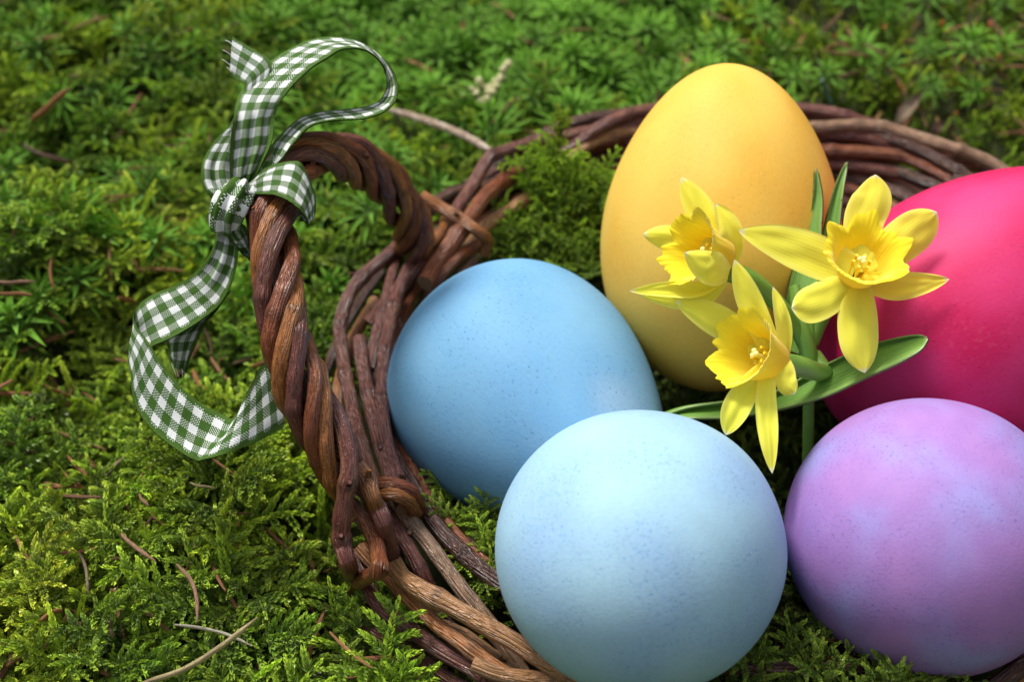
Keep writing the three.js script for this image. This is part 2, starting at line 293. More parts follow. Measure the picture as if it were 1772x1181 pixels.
// ---------- eggs ----------
function eggTextures(seed, W_, H_, len, colorFn, dot, nDots) {
  const R = rng(seed), sp = new Float32Array(W_ * H_), circ = len * 2.6;
  for (let k = 0; k < nDots; k++) {
    const y = 1 - 2 * R(), th = Math.acos(y), u = R(), str = (0.14 + 0.5 * R() ** 3) * clamp(0.75 + 1.3 * nz(Math.sin(th) * Math.cos(u * 6.283) * 2.5 + seed, y * 2.5, Math.sin(th) * Math.sin(u * 6.283) * 2.5)), rr = 0.07 + 0.09 * R();
    const st = Math.max(0.05, Math.sin(th)), cj = th / Math.PI * H_, ci = u * W_, rj = rr / (circ / 2) * H_, ri = rr / circ * W_ / st;
    for (let j = Math.floor(cj - 2 * rj - 1); j <= cj + 2 * rj + 1; j++) { if (j < 0 || j >= H_) continue; for (let i = Math.floor(ci - 2 * ri - 1); i <= ci + 2 * ri + 1; i++) { const d = ((i - ci) / ri) ** 2 + ((j - cj) / rj) ** 2, q = ((i % W_) + W_) % W_ + j * W_; sp[q] = Math.max(sp[q], str * Math.exp(-d)); } }
  }
  const a = new Uint8Array(W_ * H_ * 4), b = new Uint8Array(W_ * H_ * 4);
  for (let j = 0; j < H_; j++) for (let i = 0; i < W_; i++) {
    const th = (j + 0.5) / H_ * Math.PI, az = i / W_ * 2 * Math.PI, x = Math.sin(th) * Math.cos(az), y = Math.cos(th), z = Math.sin(th) * Math.sin(az), q = i + j * W_;
    const n1 = nz(x * 2.2 + seed, y * 2.2, z * 2.2), n2 = nz(x * 7, y * 7 + seed, z * 7), n3 = nz(x * 34, y * 34, z * 34 + seed), n4 = nz(x * 75 + seed, y * 75, z * 75);
    const chalk = 0.3 * smooth(0.38, 0.6, n3 * 0.7 + n1 * 0.5), c = colorFn(x, y, z, n1, n2, n3).map((v) => lerp(v, 0.75, 0.06 * chalk)), g = 1 + 0.03 * n3 + 0.03 * n4 + 0.05 * n2, s = sp[q];
    for (let k = 0; k < 3; k++) a[q * 4 + k] = 255 * toS(clamp(lerp(c[k], c[k] * dot[k], s) * g, 0, 1));
    a[q * 4 + 3] = 255; const bm = 255 * clamp(0.6 + 0.05 * n3 + 0.1 * n4 - 0.3 * s); b[q * 4] = b[q * 4 + 1] = b[q * 4 + 2] = bm; b[q * 4 + 3] = 255;
  }
  return [a, b].map((d, k) => { const t = new THREE.DataTexture(d, W_, H_); t.wrapS = THREE.RepeatWrapping; t.magFilter = THREE.LinearFilter; t.minFilter = THREE.LinearMipmapLinearFilter; t.generateMipmaps = true; if (!k) t.colorSpace = THREE.SRGBColorSpace; t.needsUpdate = true; return t; });
}
function egg(label, center, axis, dia, len, seed, colorFn, dot, nDots, spin = 0, asym = 0.16, gloss = 0.56) {
  const nl = 96, na = 128, pos = [], uv = [], idx = [];
  for (let j = 0; j <= nl; j++) for (let i = 0; i <= na; i++) {
    const th = j / nl * Math.PI, az = i / na * 2 * Math.PI, y = Math.cos(th), r = dia / 2 * Math.sin(th) * (1 - asym * y - 0.06 * y * y);
    const lop = 1 + 0.016 * nz(Math.sin(th) * Math.cos(az) * 1.1 + seed, y * 1.1, Math.sin(th) * Math.sin(az) * 1.1); pos.push(lop * r * Math.cos(az), lop * y * len / 2 * (1 + 0.02 * y), lop * r * Math.sin(az)); uv.push(i / na, j / nl);
  }
  for (let j = 0; j < nl; j++) for (let i = 0; i < na; i++) { const a = j * (na + 1) + i, b = a + 1, c = a + na + 1; idx.push(a, b, c, b, c + 1, c); }
  const g = new THREE.BufferGeometry(); g.setAttribute('position', new THREE.Float32BufferAttribute(pos, 3)); g.setAttribute('uv', new THREE.Float32BufferAttribute(uv, 2)); g.setIndex(idx); g.computeVertexNormals();
  const nn = g.attributes.normal; for (let j = 0; j <= nl; j++) { const a = j * (na + 1), b = a + na; const m = V(nn.getX(a) + nn.getX(b), nn.getY(a) + nn.getY(b), nn.getZ(a) + nn.getZ(b)).normalize(); nn.setXYZ(a, m.x, m.y, m.z); nn.setXYZ(b, m.x, m.y, m.z); }
  toM(g);
  const [map, bump] = eggTextures(seed, 1536, 768, len, colorFn, dot, nDots);
  const m = shadows(new THREE.Mesh(g, new THREE.MeshPhysicalMaterial({ map, bumpMap: bump, bumpScale: 0.0001, roughness: gloss, specularIntensity: 0.36 })));
  m.name = numbered('easter_egg'); m.position.copy(center).multiplyScalar(0.001);
  m.quaternion.setFromUnitVectors(V(0, 1, 0), axis).multiply(new THREE.Quaternion().setFromAxisAngle(V(0, 1, 0), spin));
  m.userData = { label, category: 'egg' }; scene.add(m); return m;
}
const mix3 = (a, b, t) => a.map((x, i) => lerp(x, b[i], clamp(t)));
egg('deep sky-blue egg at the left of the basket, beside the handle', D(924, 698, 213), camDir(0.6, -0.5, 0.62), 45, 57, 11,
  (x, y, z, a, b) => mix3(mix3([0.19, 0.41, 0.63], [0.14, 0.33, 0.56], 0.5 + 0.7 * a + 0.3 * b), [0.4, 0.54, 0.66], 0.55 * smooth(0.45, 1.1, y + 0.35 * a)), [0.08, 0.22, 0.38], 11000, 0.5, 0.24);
egg('pale ice-blue egg in front, nearest of all and over the front rim', D(1121, 950, 177), camDir(0.5, -0.1, -0.86), 40.9, 53, 12,
  (x, y, z, a, b) => mix3([0.35, 0.56, 0.71], [0.29, 0.47, 0.7], smooth(-0.7, 0.9, a + 0.15 * b)), [0.22, 0.44, 0.66], 21000, 2.2, 0.12);
egg('yellow-orange egg standing on end at the back of the basket', D(1245, 404, 219), camDir(0.045, 1, 0.12), 43.6, 60, 13,
  (x, y, z, a, b) => mix3([0.78, 0.51, 0.1], [0.75, 0.42, 0.06], smooth(-0.6, 0.8, a + 0.15 * b)), [0.78, 0.6, 0.38], 12000, 1, 0.075);
egg('bright pink egg cut off by the right edge of the picture', D(1690, 544, 209), camDir(0.76, 0.62, 0.2), 48, 62, 14,
  (x, y, z, a, b) => mix3([0.64, 0.045, 0.18], [0.5, 0.012, 0.085], smooth(-0.7, 0.7, a + 0.25 * b)), [0.55, 0.3, 0.45], 11000, 2, 0.12, 0.54);
egg('lilac purple egg with blue and pink mottling at the lower right', D(1611, 927, 187), camDir(0.55, -0.12, -0.83), 42.3, 53, 15,
  (x, y, z, a, b) => mix3(mix3([0.34, 0.19, 0.5], [0.29, 0.27, 0.6], smooth(-0.3, 0.8, a + 0.25 * b)), [0.43, 0.19, 0.46], 0.4 * smooth(-0.1, 0.8, -a + 0.3 * b)), [0.2, 0.28, 0.6], 15000, 0.3, 0.12);

// ---------- gingham ribbon ----------
const gingham = (() => {
  const nw = 42, nf = 14, px = 12, w = nw * px, h = nf * px, G = [0.042, 0.122, 0.005], Gl = [0.06, 0.14, 0.006], Wt = [0.76, 0.78, 0.78];
  const bmp = new Float32Array(w * h);
  const map = tex(w, h, (i, j) => {
    const a = Math.floor(i / px), b = Math.floor(j / px), s = (a + 0.5) / nw;
    let warpWhite = false; const q = (s - 0.115) / 0.154; if (q >= 0 && q < 5) warpWhite = q % 2 > 0.06 && q % 2 < 0.94;
    const selv = s < 0.07 || s > 0.93, weftWhite = !selv && b < nf * 0.46, over = (a + b) % 2 === 0;
    const fx = (i % px + 0.5) / px - 0.5, fy = (j % px + 0.5) / px - 0.5, gap = Math.abs(over ? fx : fy) > 0.21, white = (over ? warpWhite : weftWhite) && !(gap && !(warpWhite && weftWhite));
    const ridge = over ? 1 - 1.7 * fx * fx : 1 - 1.7 * fy * fy, k = (0.6 + 0.4 * ridge) * (0.93 + 0.14 * Math.abs(nz(a * 1.7, b * 2.3, 5)));
    bmp[j * w + i] = (over ? 1 : 0.55) * ridge; const c = white ? Wt : (selv ? Gl : G); return c.map((x) => toS(x * (white ? 0.85 + 0.15 * k : k)));
  }, true);
  const bump = tex(w, h, (i, j) => { const k = 0.15 + 0.75 * bmp[j * w + i]; return [k, k, k]; });
  return new THREE.MeshPhysicalMaterial({ map, bumpMap: bump, bumpScale: 0.00022, roughness: 0.68, specularIntensity: 0.7 });
})();
const ribbon = thing('gingham_ribbon', 'green and white gingham ribbon knotted on the basket handle with looping ends', 'ribbon', D(410, 345, 189));
function strip(name, pairs, zx, zy, zs, { pleat = () => 0, v0 = 0, thick = 0.28, nt = 200, wid = 10 } = {}) {
  const A = new THREE.CatmullRomCurve3(pairs.map((p) => D(p[0][0] / zs + zx, p[0][1] / zs + zy, p[0][2])), false, 'centripetal');
  const B = new THREE.CatmullRomCurve3(pairs.map((p) => D(p[1][0] / zs + zx, p[1][1] / zs + zy, p[1][2])), false, 'centripetal');
  const n = 200, arc = [0]; for (let i = 1; i <= n; i++) { const m = (t) => A.getPoint(t).add(B.getPoint(t)).multiplyScalar(0.5); arc.push(arc[i - 1] + m(i / n).distanceTo(m((i - 1) / n))); }
  const sdr = pairs[0][0][0] * 0.01, P = (t, s) => {
    const a = A.getPoint(t), b = B.getPoint(t), p = a.clone().lerp(b, (s * (1 + 0.012 * Math.sin(t * nt * 1.6)) + 1) / 2), k = pleat(t, s) + 0.3 * nz(t * 7 + sdr, s * 1.3, sdr) + 0.12 * nz(t * 22, s * 2.5, sdr + 4);
    { const t2 = Math.min(1, t + 0.01), t1 = Math.max(0, t - 0.01); const al = A.getPoint(t2).add(B.getPoint(t2)).sub(A.getPoint(t1)).sub(B.getPoint(t1)); p.addScaledVector(al.cross(b.sub(a)).normalize(), k); }
    return p;
  };
  const g = sheet(P, nt, 20, thick, (t, s) => { const x = t * n, i = Math.min(n - 1, Math.floor(x)); return [(s + 1) / 2, (v0 + lerp(arc[i], arc[i + 1], x - i)) / 3.1]; });
  return part(name, g, gingham, ribbon);
}
const Z1 = [200, 40, 2.952], Z2 = [200, 400, 2.8115];
strip('loop', [[[600, 890, 188], [670, 860, 189]], [[585, 770, 187], [740, 730, 189]], [[586, 640, 187], [795, 610, 190]], [[600, 500, 187], [815, 470, 191]], [[640, 365, 192], [870, 365, 190]], [[720, 265, 195], [975, 250, 190.5]], [[845, 163, 198], [1080, 178, 191]], [[975, 100, 200], [1160, 134, 192]], [[1090, 77, 200.5], [1235, 132, 193]], [[1200, 82, 200], [1300, 150, 195]], [[1300, 122, 198.5], [1350, 195, 196.5]], [[1388, 205, 197], [1384, 265, 198]], [[1437, 310, 195.5], [1386, 335, 199]], [[1425, 400, 194], [1345, 400, 200]], [[1360, 458, 192.5], [1270, 432, 201]], [[1250, 490, 192], [1160, 442, 201]], [[1130, 494, 191.5], [1050, 458, 200]], [[1000, 525, 191], [940, 490, 199]], [[920, 610, 190], [830, 585, 197]], [[850, 705, 189.5], [770, 690, 193]], [[740, 800, 189], [690, 800, 190]]], ...Z1, { nt: 420, pleat: (t, s) => 0.75 * Math.cos(s * 9) * (smooth(0.22, 0.02, t) + smooth(0.86, 0.98, t) * 0.6) });
strip('tail', [[[560, 925, 188.5], [660, 880, 189.5]], [[455, 845, 189.5], [620, 830, 190]], [[443, 725, 190], [600, 740, 190.5]], [[495, 620, 190.5], [640, 620, 191]], [[585, 520, 191], [690, 500, 192]], [[640, 410, 191.5], [760, 350, 193]], [[660, 322, 192], [795, 200, 194]], [[622, 285, 192.5], [690, 120, 194.5]], [[584, 258, 192.5], [598, 64, 194.5]]], ...Z1, { pleat: (t, s) => 0.55 * Math.cos(s * 6 + 1) * smooth(0.45, 0.05, t) + 0.35 * s * s });
strip('wrap', [[[690, 870, 187.5], [690, 800, 188]], [[735, 872, 185.5], [760, 745, 187.5]], [[810, 876, 183.5], [850, 712, 187]], [[880, 905, 182.5], [940, 715, 187]], [[940, 950, 182.5], [990, 800, 188]], [[970, 1000, 184], [1016, 910, 190]], [[978, 1025, 188], [1005, 1000, 193]], [[940, 1010, 192], [950, 960, 196]]], ...Z1, { pleat: (t, s) => 0.3 * Math.cos(s * 4) * smooth(0.4, 0, t) });
strip('tail', [[[560, 1060, 187.5], [600, 1000, 188]], [[580, 1100, 187], [660, 1040, 187.6]], [[630, 1160, 188], [695, 1130, 190]], [[690, 1215, 190.5], [715, 1180, 193]]], ...Z1, { nt: 40, pleat: (t, s) => 0.3 * Math.cos(s * 5) });
strip('loop', [[[505, 5, 189], [605, 30, 188]], [[468, 115, 189.5], [588, 185, 188.5]], [[390, 205, 191], [522, 338, 189.5]], [[290, 268, 192.5], [420, 430, 190]], [[190, 312, 192.5], [300, 505, 189.5]], [[120, 358, 191], [195, 556, 188.5]], [[90, 405, 188.5], [110, 600, 186]], [[98, 455, 186.5], [66, 622, 184]], [[150, 525, 185.5], [75, 710, 182.5]], [[205, 610, 185], [92, 835, 181.5]], [[270, 700, 185], [170, 960, 181]], [[345, 785, 185], [275, 1050, 181]], [[430, 850, 185.5], [355, 1103, 181]], [[525, 900, 185.5], [405, 1122, 181]], [[572, 922, 184.5], [432, 1118, 180]], [[592, 895, 183], [485, 1102, 179.5]], [[620, 830, 183], [560, 1075, 180]], [[662, 750, 184.5], [650, 1042, 182]], [[715, 655, 187], [740, 1000, 184.5]], [[775, 590, 190], [820, 955, 187]]], ...Z2, { nt: 420, pleat: (t, s) => 0.5 * Math.cos(s * 7) * smooth(0.14, 0.0, t) + 0.18 * Math.cos(s * 3 + t * 9) });
strip('tail', [[[470, 300, 192], [560, 290, 192]], [[360, 420, 193], [480, 400, 192.5]], [[285, 500, 193.5], [440, 445, 193]], [[250, 535, 194], [405, 520, 193.5]], [[262, 600, 194.5], [370, 600, 194]], [[272, 650, 195], [338, 690, 194.5]]], ...Z2, { nt: 60, pleat: (t, s) => 0.35 * Math.cos(s * 4 + 1) });
{ // the knot: a tight band round the gathered folds, and the gathered neck under it
  const pleated = (name, pts, rfun, folds, depth, wraps) => {
    const c = new THREE.CatmullRomCurve3(pts), L = c.getLength(), n = 40, fr = c.computeFrenetFrames(n, false);
    const g = sheet((t, s) => { const x = clamp(t) * n, i = Math.min(n, Math.round(x)), a = (s + 1) * Math.PI, r = rfun(t) * (1 + depth * Math.cos(a * folds + t * wraps)); return c.getPointAt(clamp(t)).addScaledVector(fr.normals[i], Math.cos(a) * r).addScaledVector(fr.binormals[i], Math.sin(a) * r); }, n, 72, 0, (t, s) => [(s + 1) * 0.9, t * L / 3.1]);
    return part(name, g, gingham, ribbon);
  };
  pleated('knot', [D(422, 322, 188), D(412, 338, 187), D(400, 356, 186.5), D(392, 378, 187), D(390, 402, 188)], (t) => 1.7 + 0.6 * Math.sin(t * Math.PI * 1.2 + 0.3) + 0.7 * t , 7, 0.2, 4);
  const band = []; for (let i = 0; i <= 12; i++) { const a = i / 12 * 5.6 + 0.6; band.push(i); }
  const c0 = D(411, 341, 187), ax = camDir(-0.45, -0.88, 0.1), e1 = camDir(0.9, -0.42, 0.2), e2 = V(0, 0, 0).crossVectors(ax, e1).normalize(); e1.crossVectors(e2, ax);
  part('knot', sheet((t, s) => { const a = t * 6.283, r = 2.35 + 0.3 * Math.cos(s * 8 + 2 * a) - 0.35 * s * s; return c0.clone().addScaledVector(e1, Math.cos(a) * r).addScaledVector(e2, Math.sin(a) * r * 0.85).addScaledVector(ax, s * (1.5 + 0.5 * Math.sin(a + 1)) + 0.9 * Math.sin(a)); }, 80, 30, 0.25, (t, s) => [0.5 + s * 0.28, t * 5]), gingham, ribbon);
}

{ // loose threads at the two cut ends
  const R = rng(61), m = new THREE.MeshStandardMaterial({ color: 0xffffff, vertexColors: true, roughness: 0.8 });
  const fray = (a, b, out, zx, zy, zs, n) => { for (let k = 0; k < n; k++) { const t = (k + 0.3 + 0.5 * R()) / n, p = D(lerp(a[0], b[0], t) / zs + zx, lerp(a[1], b[1], t) / zs + zy, lerp(a[2], b[2], t)), d = camDir(out[0] + 0.9 * (R() - 0.5), out[1] + 0.9 * (R() - 0.5), R() - 0.5), l = 0.7 + 1.3 * R(), w = R() < 0.5, q = p.clone().addScaledVector(d, l); part('thread', tube([p.clone().addScaledVector(d, -0.4), p.clone().addScaledVector(d, l * 0.5).add(V(0.15 * (R() - 0.5), 0.2 * R(), 0)), q], () => 0.055, { step: 0.3, rad: 5, color: () => w ? [0.7, 0.72, 0.7] : [0.06, 0.15, 0.01] }), m, ribbon); } };
  fray([584, 258, 192.5], [598, 64, 194.5], [-0.9, 0.4], ...Z1, 7); fray([272, 650, 195], [338, 690, 194.5], [0.2, -1], ...Z2, 8);
}

// ---------- daffodils ----------
const petalBump = tex(256, 64, (i, j) => { const k = clamp(0.5 + 0.35 * Math.sin(i / 256 * 6.283 * 13) * (0.6 + 0.4 * nz(i / 9, j / 30, 2)) + 0.3 * nz(i / 14, j / 40, 6)); return [k, k, k]; });
const leafMat = (o) => new THREE.MeshPhysicalMaterial({ color: 0xffffff, vertexColors: true, side: THREE.DoubleSide, roughness: 1, transmission: 0.34, thickness: 0, clearcoat: 0.1, clearcoatRoughness: 0.45, ...o });
const petalMat = leafMat({ bumpMap: petalBump, bumpScale: 0.00002 }), coronaMat = leafMat({ bumpMap: petalBump, bumpScale: 0.00004, transmission: 0.24 });
const stemMat = new THREE.MeshPhysicalMaterial({ color: 0xffffff, vertexColors: true, roughness: 0.42 });
const bladeMat = new THREE.MeshPhysicalMaterial({ color: 0xffffff, vertexColors: true, roughness: 0.42, bumpMap: petalBump, bumpScale: 0.0001, side: THREE.DoubleSide });
const z8 = (x, y, d) => D(x / 2.0367 + 1060, y / 2.0367 + 260, d);
const sprig = thing('daffodil', 'sprig of three small yellow daffodils with green leaves standing between the eggs', 'daffodil', D(1402, 800, 200));
let petalSeed = 0;
function petal(parent, sp, w, { cup = 0.8, tilt = 0, peak = 0.42, base = 0.4, tipPow = 1.5, roll = 0, wave = 0.5 } = {}) {
  const sd = ++petalSeed, X = new THREE.CatmullRomCurve3(sp.map(([x, y, d]) => V(x, y, d)), false, 'centripetal');
  const prof = (t) => t < peak ? lerp(base, 1, Math.sin(t / peak * Math.PI / 2)) : Math.pow(Math.max(0, 1 - Math.pow((t - peak) / (1 - peak), tipPow + 0.6)), 0.8);
  const P = (t, s) => {
    const c = X.getPoint(clamp(t)), g = X.getTangent(clamp(t, 0.01, 0.99)), l = Math.hypot(g.x, g.y) || 1, hw = w * Math.max(0.012, prof(clamp(t)));
    const px = -g.y / l, py = g.x / l, rel = hw / w, curl = 1 - 0.16 * s * s * Math.abs(cup);
    return z8(c.x + px * s * hw * curl, c.y + py * s * hw * curl, c.z + tilt * s * rel - cup * s * s * rel + wave * nz(t * 3, s * 1.6, sd * 9) * rel - 0.35 * (1 - Math.abs(s)) * 0.6 * rel + roll * s * s * s);
  };
  const g = sheet(P, 30, 14, 0, (t, s) => [(s + 1) / 2, t], (t, s) => {
    const vein = 0.05 * nz(s * 9, t * 2, sd), green = 0.55 * smooth(0.5, 0, t) * smooth(0.5, 0, Math.abs(s)) + 0.15, tip = smooth(0.93, 1, t);
    let c = mix3([0.92, 0.86, 0.06], [0.76, 0.8, 0.07], green * 0.8 + vein * 3); c = mix3(c, [0.92, 0.88, 0.25], smooth(0.55, 1, Math.abs(s)) * 0.4); return mix3(c, [0.85, 0.85, 0.6], tip).map((x) => x * (1 + vein));
  });
  return part('petal', g, petalMat, parent);
}
function corona(parent, b, r, R0, R1, seed, up) {
  const B = z8(...b), C = z8(...r), ax = C.clone().sub(B), L = ax.length(); ax.normalize();
  const e1 = camDir(...up); e1.addScaledVector(ax, -e1.dot(ax)).normalize(); const e2 = V(0, 0, 0).crossVectors(ax, e1);
  const P = (t, s) => {
    const a = (s + 1) * Math.PI, v = clamp(t), lob = Math.cos(6 * a + seed), fr = nz(Math.cos(a) * 4 + seed, Math.sin(a) * 4, v * 1.5), f2 = nz(Math.cos(a) * 9, Math.sin(a) * 9 + seed, v * 2);
    const R = lerp(R0, R1, Math.pow(v, 0.75)) * (0.1 + 0.9 * smooth(-0.02, 0.1, v)) * (1 + v * v * (0.09 * lob + 0.17 * fr + 0.04 * f2)) + 1.3 * Math.pow(v, 6);
    const y = L * v + v * v * (0.5 * lob + 1.0 * fr + 0.5 * f2) - 0.5 * Math.pow(v, 8);
    return B.clone().addScaledVector(e1, Math.cos(a) * R).addScaledVector(e2, Math.sin(a) * R).addScaledVector(ax, y);
  };
  const g = sheet(P, 24, 120, 0, (t, s) => [(s + 1) * 2, t], (t, s) => mix3([0.84, 0.55, 0.003], [0.92, 0.73, 0.008], smooth(0, 1, t) + 0.15 * nz(s * 12, t * 3, seed)));
  part('corona', g, coronaMat, parent);
  // style with three lobes, six stamens
  const tip = B.clone().addScaledVector(ax, L * 0.6), gs = [tube([B.clone(), B.clone().lerp(tip, 0.5), tip], () => 0.32, { step: 0.6, rad: 8, color: () => [0.8, 0.72, 0.2] })];
  for (let k = 0; k < 3; k++) { const a = k * 2.094 + seed, s = new THREE.SphereGeometry(0.42, 12, 8).toNonIndexed(); s.translate(tip.x, tip.y, tip.z); const o = e1.clone().multiplyScalar(Math.cos(a) * 0.42).addScaledVector(e2, Math.sin(a) * 0.42); s.translate(o.x, o.y, o.z); s.setAttribute('color', new THREE.Float32BufferAttribute(new Array(s.attributes.position.count).fill([0.88, 0.8, 0.3]).flat(), 3)); gs.push(s); }
  gs[0] = gs[0].toNonIndexed(); part('pistil', mergeGeometries(gs), stemMat, parent);
  for (let k = 0; k < 6; k++) {
    const a = k * 1.047 + seed * 2, o = e1.clone().multiplyScalar(Math.cos(a)).addScaledVector(e2, Math.sin(a)), q = B.clone().addScaledVector(o, 1.2), t = B.clone().addScaledVector(o, 1.3).addScaledVector(ax, L * 0.38);
    part('stamen', tube([q, q.clone().lerp(t, 0.6), t, t.clone().addScaledVector(ax, 1.3)], (u) => u > 0.7 ? 0.28 : 0.14, { step: 0.4, rad: 6, color: (s, q2, u) => u > 0.68 ? [0.8, 0.56, 0.03] : [0.8, 0.62, 0.03] }), stemMat, parent);
  }
}
{
  const f1 = branch('flower', sprig, 'right daffodil, open to the viewer in front of the pink egg');
  petal(f1, [[885, 430, 189], [885, 250, 190], [918, 165, 190.5], [926, 86, 191.5]], 80, { cup: -0.5, peak: 0.5, base: 0.8 });
  petal(f1, [[900, 420, 189], [1000, 335, 189], [1075, 275, 188.5], [1142, 218, 188]], 84, { cup: -0.6, peak: 0.45, base: 0.6, tipPow: 2.2 });
  petal(f1, [[850, 430, 189], [720, 375, 188.5], [590, 325, 187.5], [444, 284, 186]], 84, { cup: 0.5, peak: 0.36, base: 0.75, tilt: 0.6 });
  petal(f1, [[880, 460, 188.5], [990, 480, 187.5], [1080, 472, 186.8], [1186, 455, 186]], 54, { cup: 0.4, peak: 0.35, base: 0.6 });
  petal(f1, [[850, 455, 188.5], [790, 495, 187], [715, 540, 185.5], [630, 558, 185]], 74, { cup: -0.6, peak: 0.6, base: 0.45, tipPow: 3, roll: 0.6 });
  petal(f1, [[865, 450, 188.5], [862, 560, 186], [868, 680, 184.5], [888, 786, 184.5]], 81, { cup: -0.7, peak: 0.5, base: 0.55, tipPow: 2 });
  corona(f1, [855, 445, 189.5], [898, 345, 183.5], 2.6, 5.3, 1.3, [0, 1, 0]);
  const f2 = branch('flower', sprig, 'left daffodil, turned sideways in front of the yellow egg');
  petal(f2, [[400, 385, 191], [345, 290, 190.5], [300, 200, 190.5], [242, 96, 191]], 62, { cup: -0.6, peak: 0.55, base: 0.6 });
  petal(f2, [[425, 390, 189], [425, 320, 188], [405, 255, 187.5], [364, 188, 187.5]], 46, { cup: 0.6, peak: 0.5, base: 0.5, tilt: 1.5 });
  petal(f2, [[380, 390, 191], [280, 330, 191.5], [200, 310, 191.5], [107, 297, 191.5]], 52, { cup: -0.5, peak: 0.6, base: 0.6 });
  petal(f2, [[410, 435, 186.5], [372, 425, 182.5], [325, 405, 180.6], [253, 362, 179.8]], 74, { cup: -1, peak: 0.5, base: 0.5, tipPow: 1.3 });
  petal(f2, [[395, 450, 189], [300, 490, 188], [190, 490, 187.3], [60, 497, 187]], 34, { cup: 0.8, peak: 0.5, base: 0.6 });
  petal(f2, [[390, 455, 189.5], [320, 520, 188.6], [220, 530, 188], [85, 505, 187.6]], 38, { cup: -0.6, peak: 0.45, base: 0.6 });
  corona(f2, [405, 385, 190], [255, 340, 185.5], 2.5, 4.7, 2.1, [0, 1, 0]);
  const f3 = branch('flower', sprig, 'lowest daffodil, its petals hanging over the pale blue egg');
  petal(f3, [[570, 730, 187], [520, 620, 186], [470, 500, 185.5], [428, 386, 185.5]], 52, { cup: 0.5, peak: 0.5, base: 0.7 });
  petal(f3, [[600, 740, 185], [605, 640, 183.5], [590, 560, 183], [564, 482, 183.5]], 34, { cup: 0.9, peak: 0.4, base: 0.7, tilt: 1 });
  petal(f3, [[540, 730, 187], [430, 640, 187.5], [330, 580, 187.5], [222, 532, 187.5]], 62, { cup: -0.5, peak: 0.5, base: 0.6 });
  petal(f3, [[540, 760, 184], [470, 850, 181.5], [430, 920, 180], [398, 1005, 179.5]], 56, { cup: 0.6, peak: 0.55, base: 0.5, tipPow: 1.8 });
  petal(f3, [[545, 760, 184.5], [540, 880, 180], [548, 1000, 178], [562, 1140, 177]], 43, { cup: 0.6, peak: 0.5, base: 0.7 });
  petal(f3, [[590, 730, 184], [605, 775, 182], [612, 820, 181], [640, 862, 180.5]], 42, { cup: -0.6, peak: 0.55, base: 0.7, tipPow: 3.5 });
  corona(f3, [585, 755, 186], [440, 690, 181], 2.6, 5.0, 0.4, [0, 1, 0]);
}
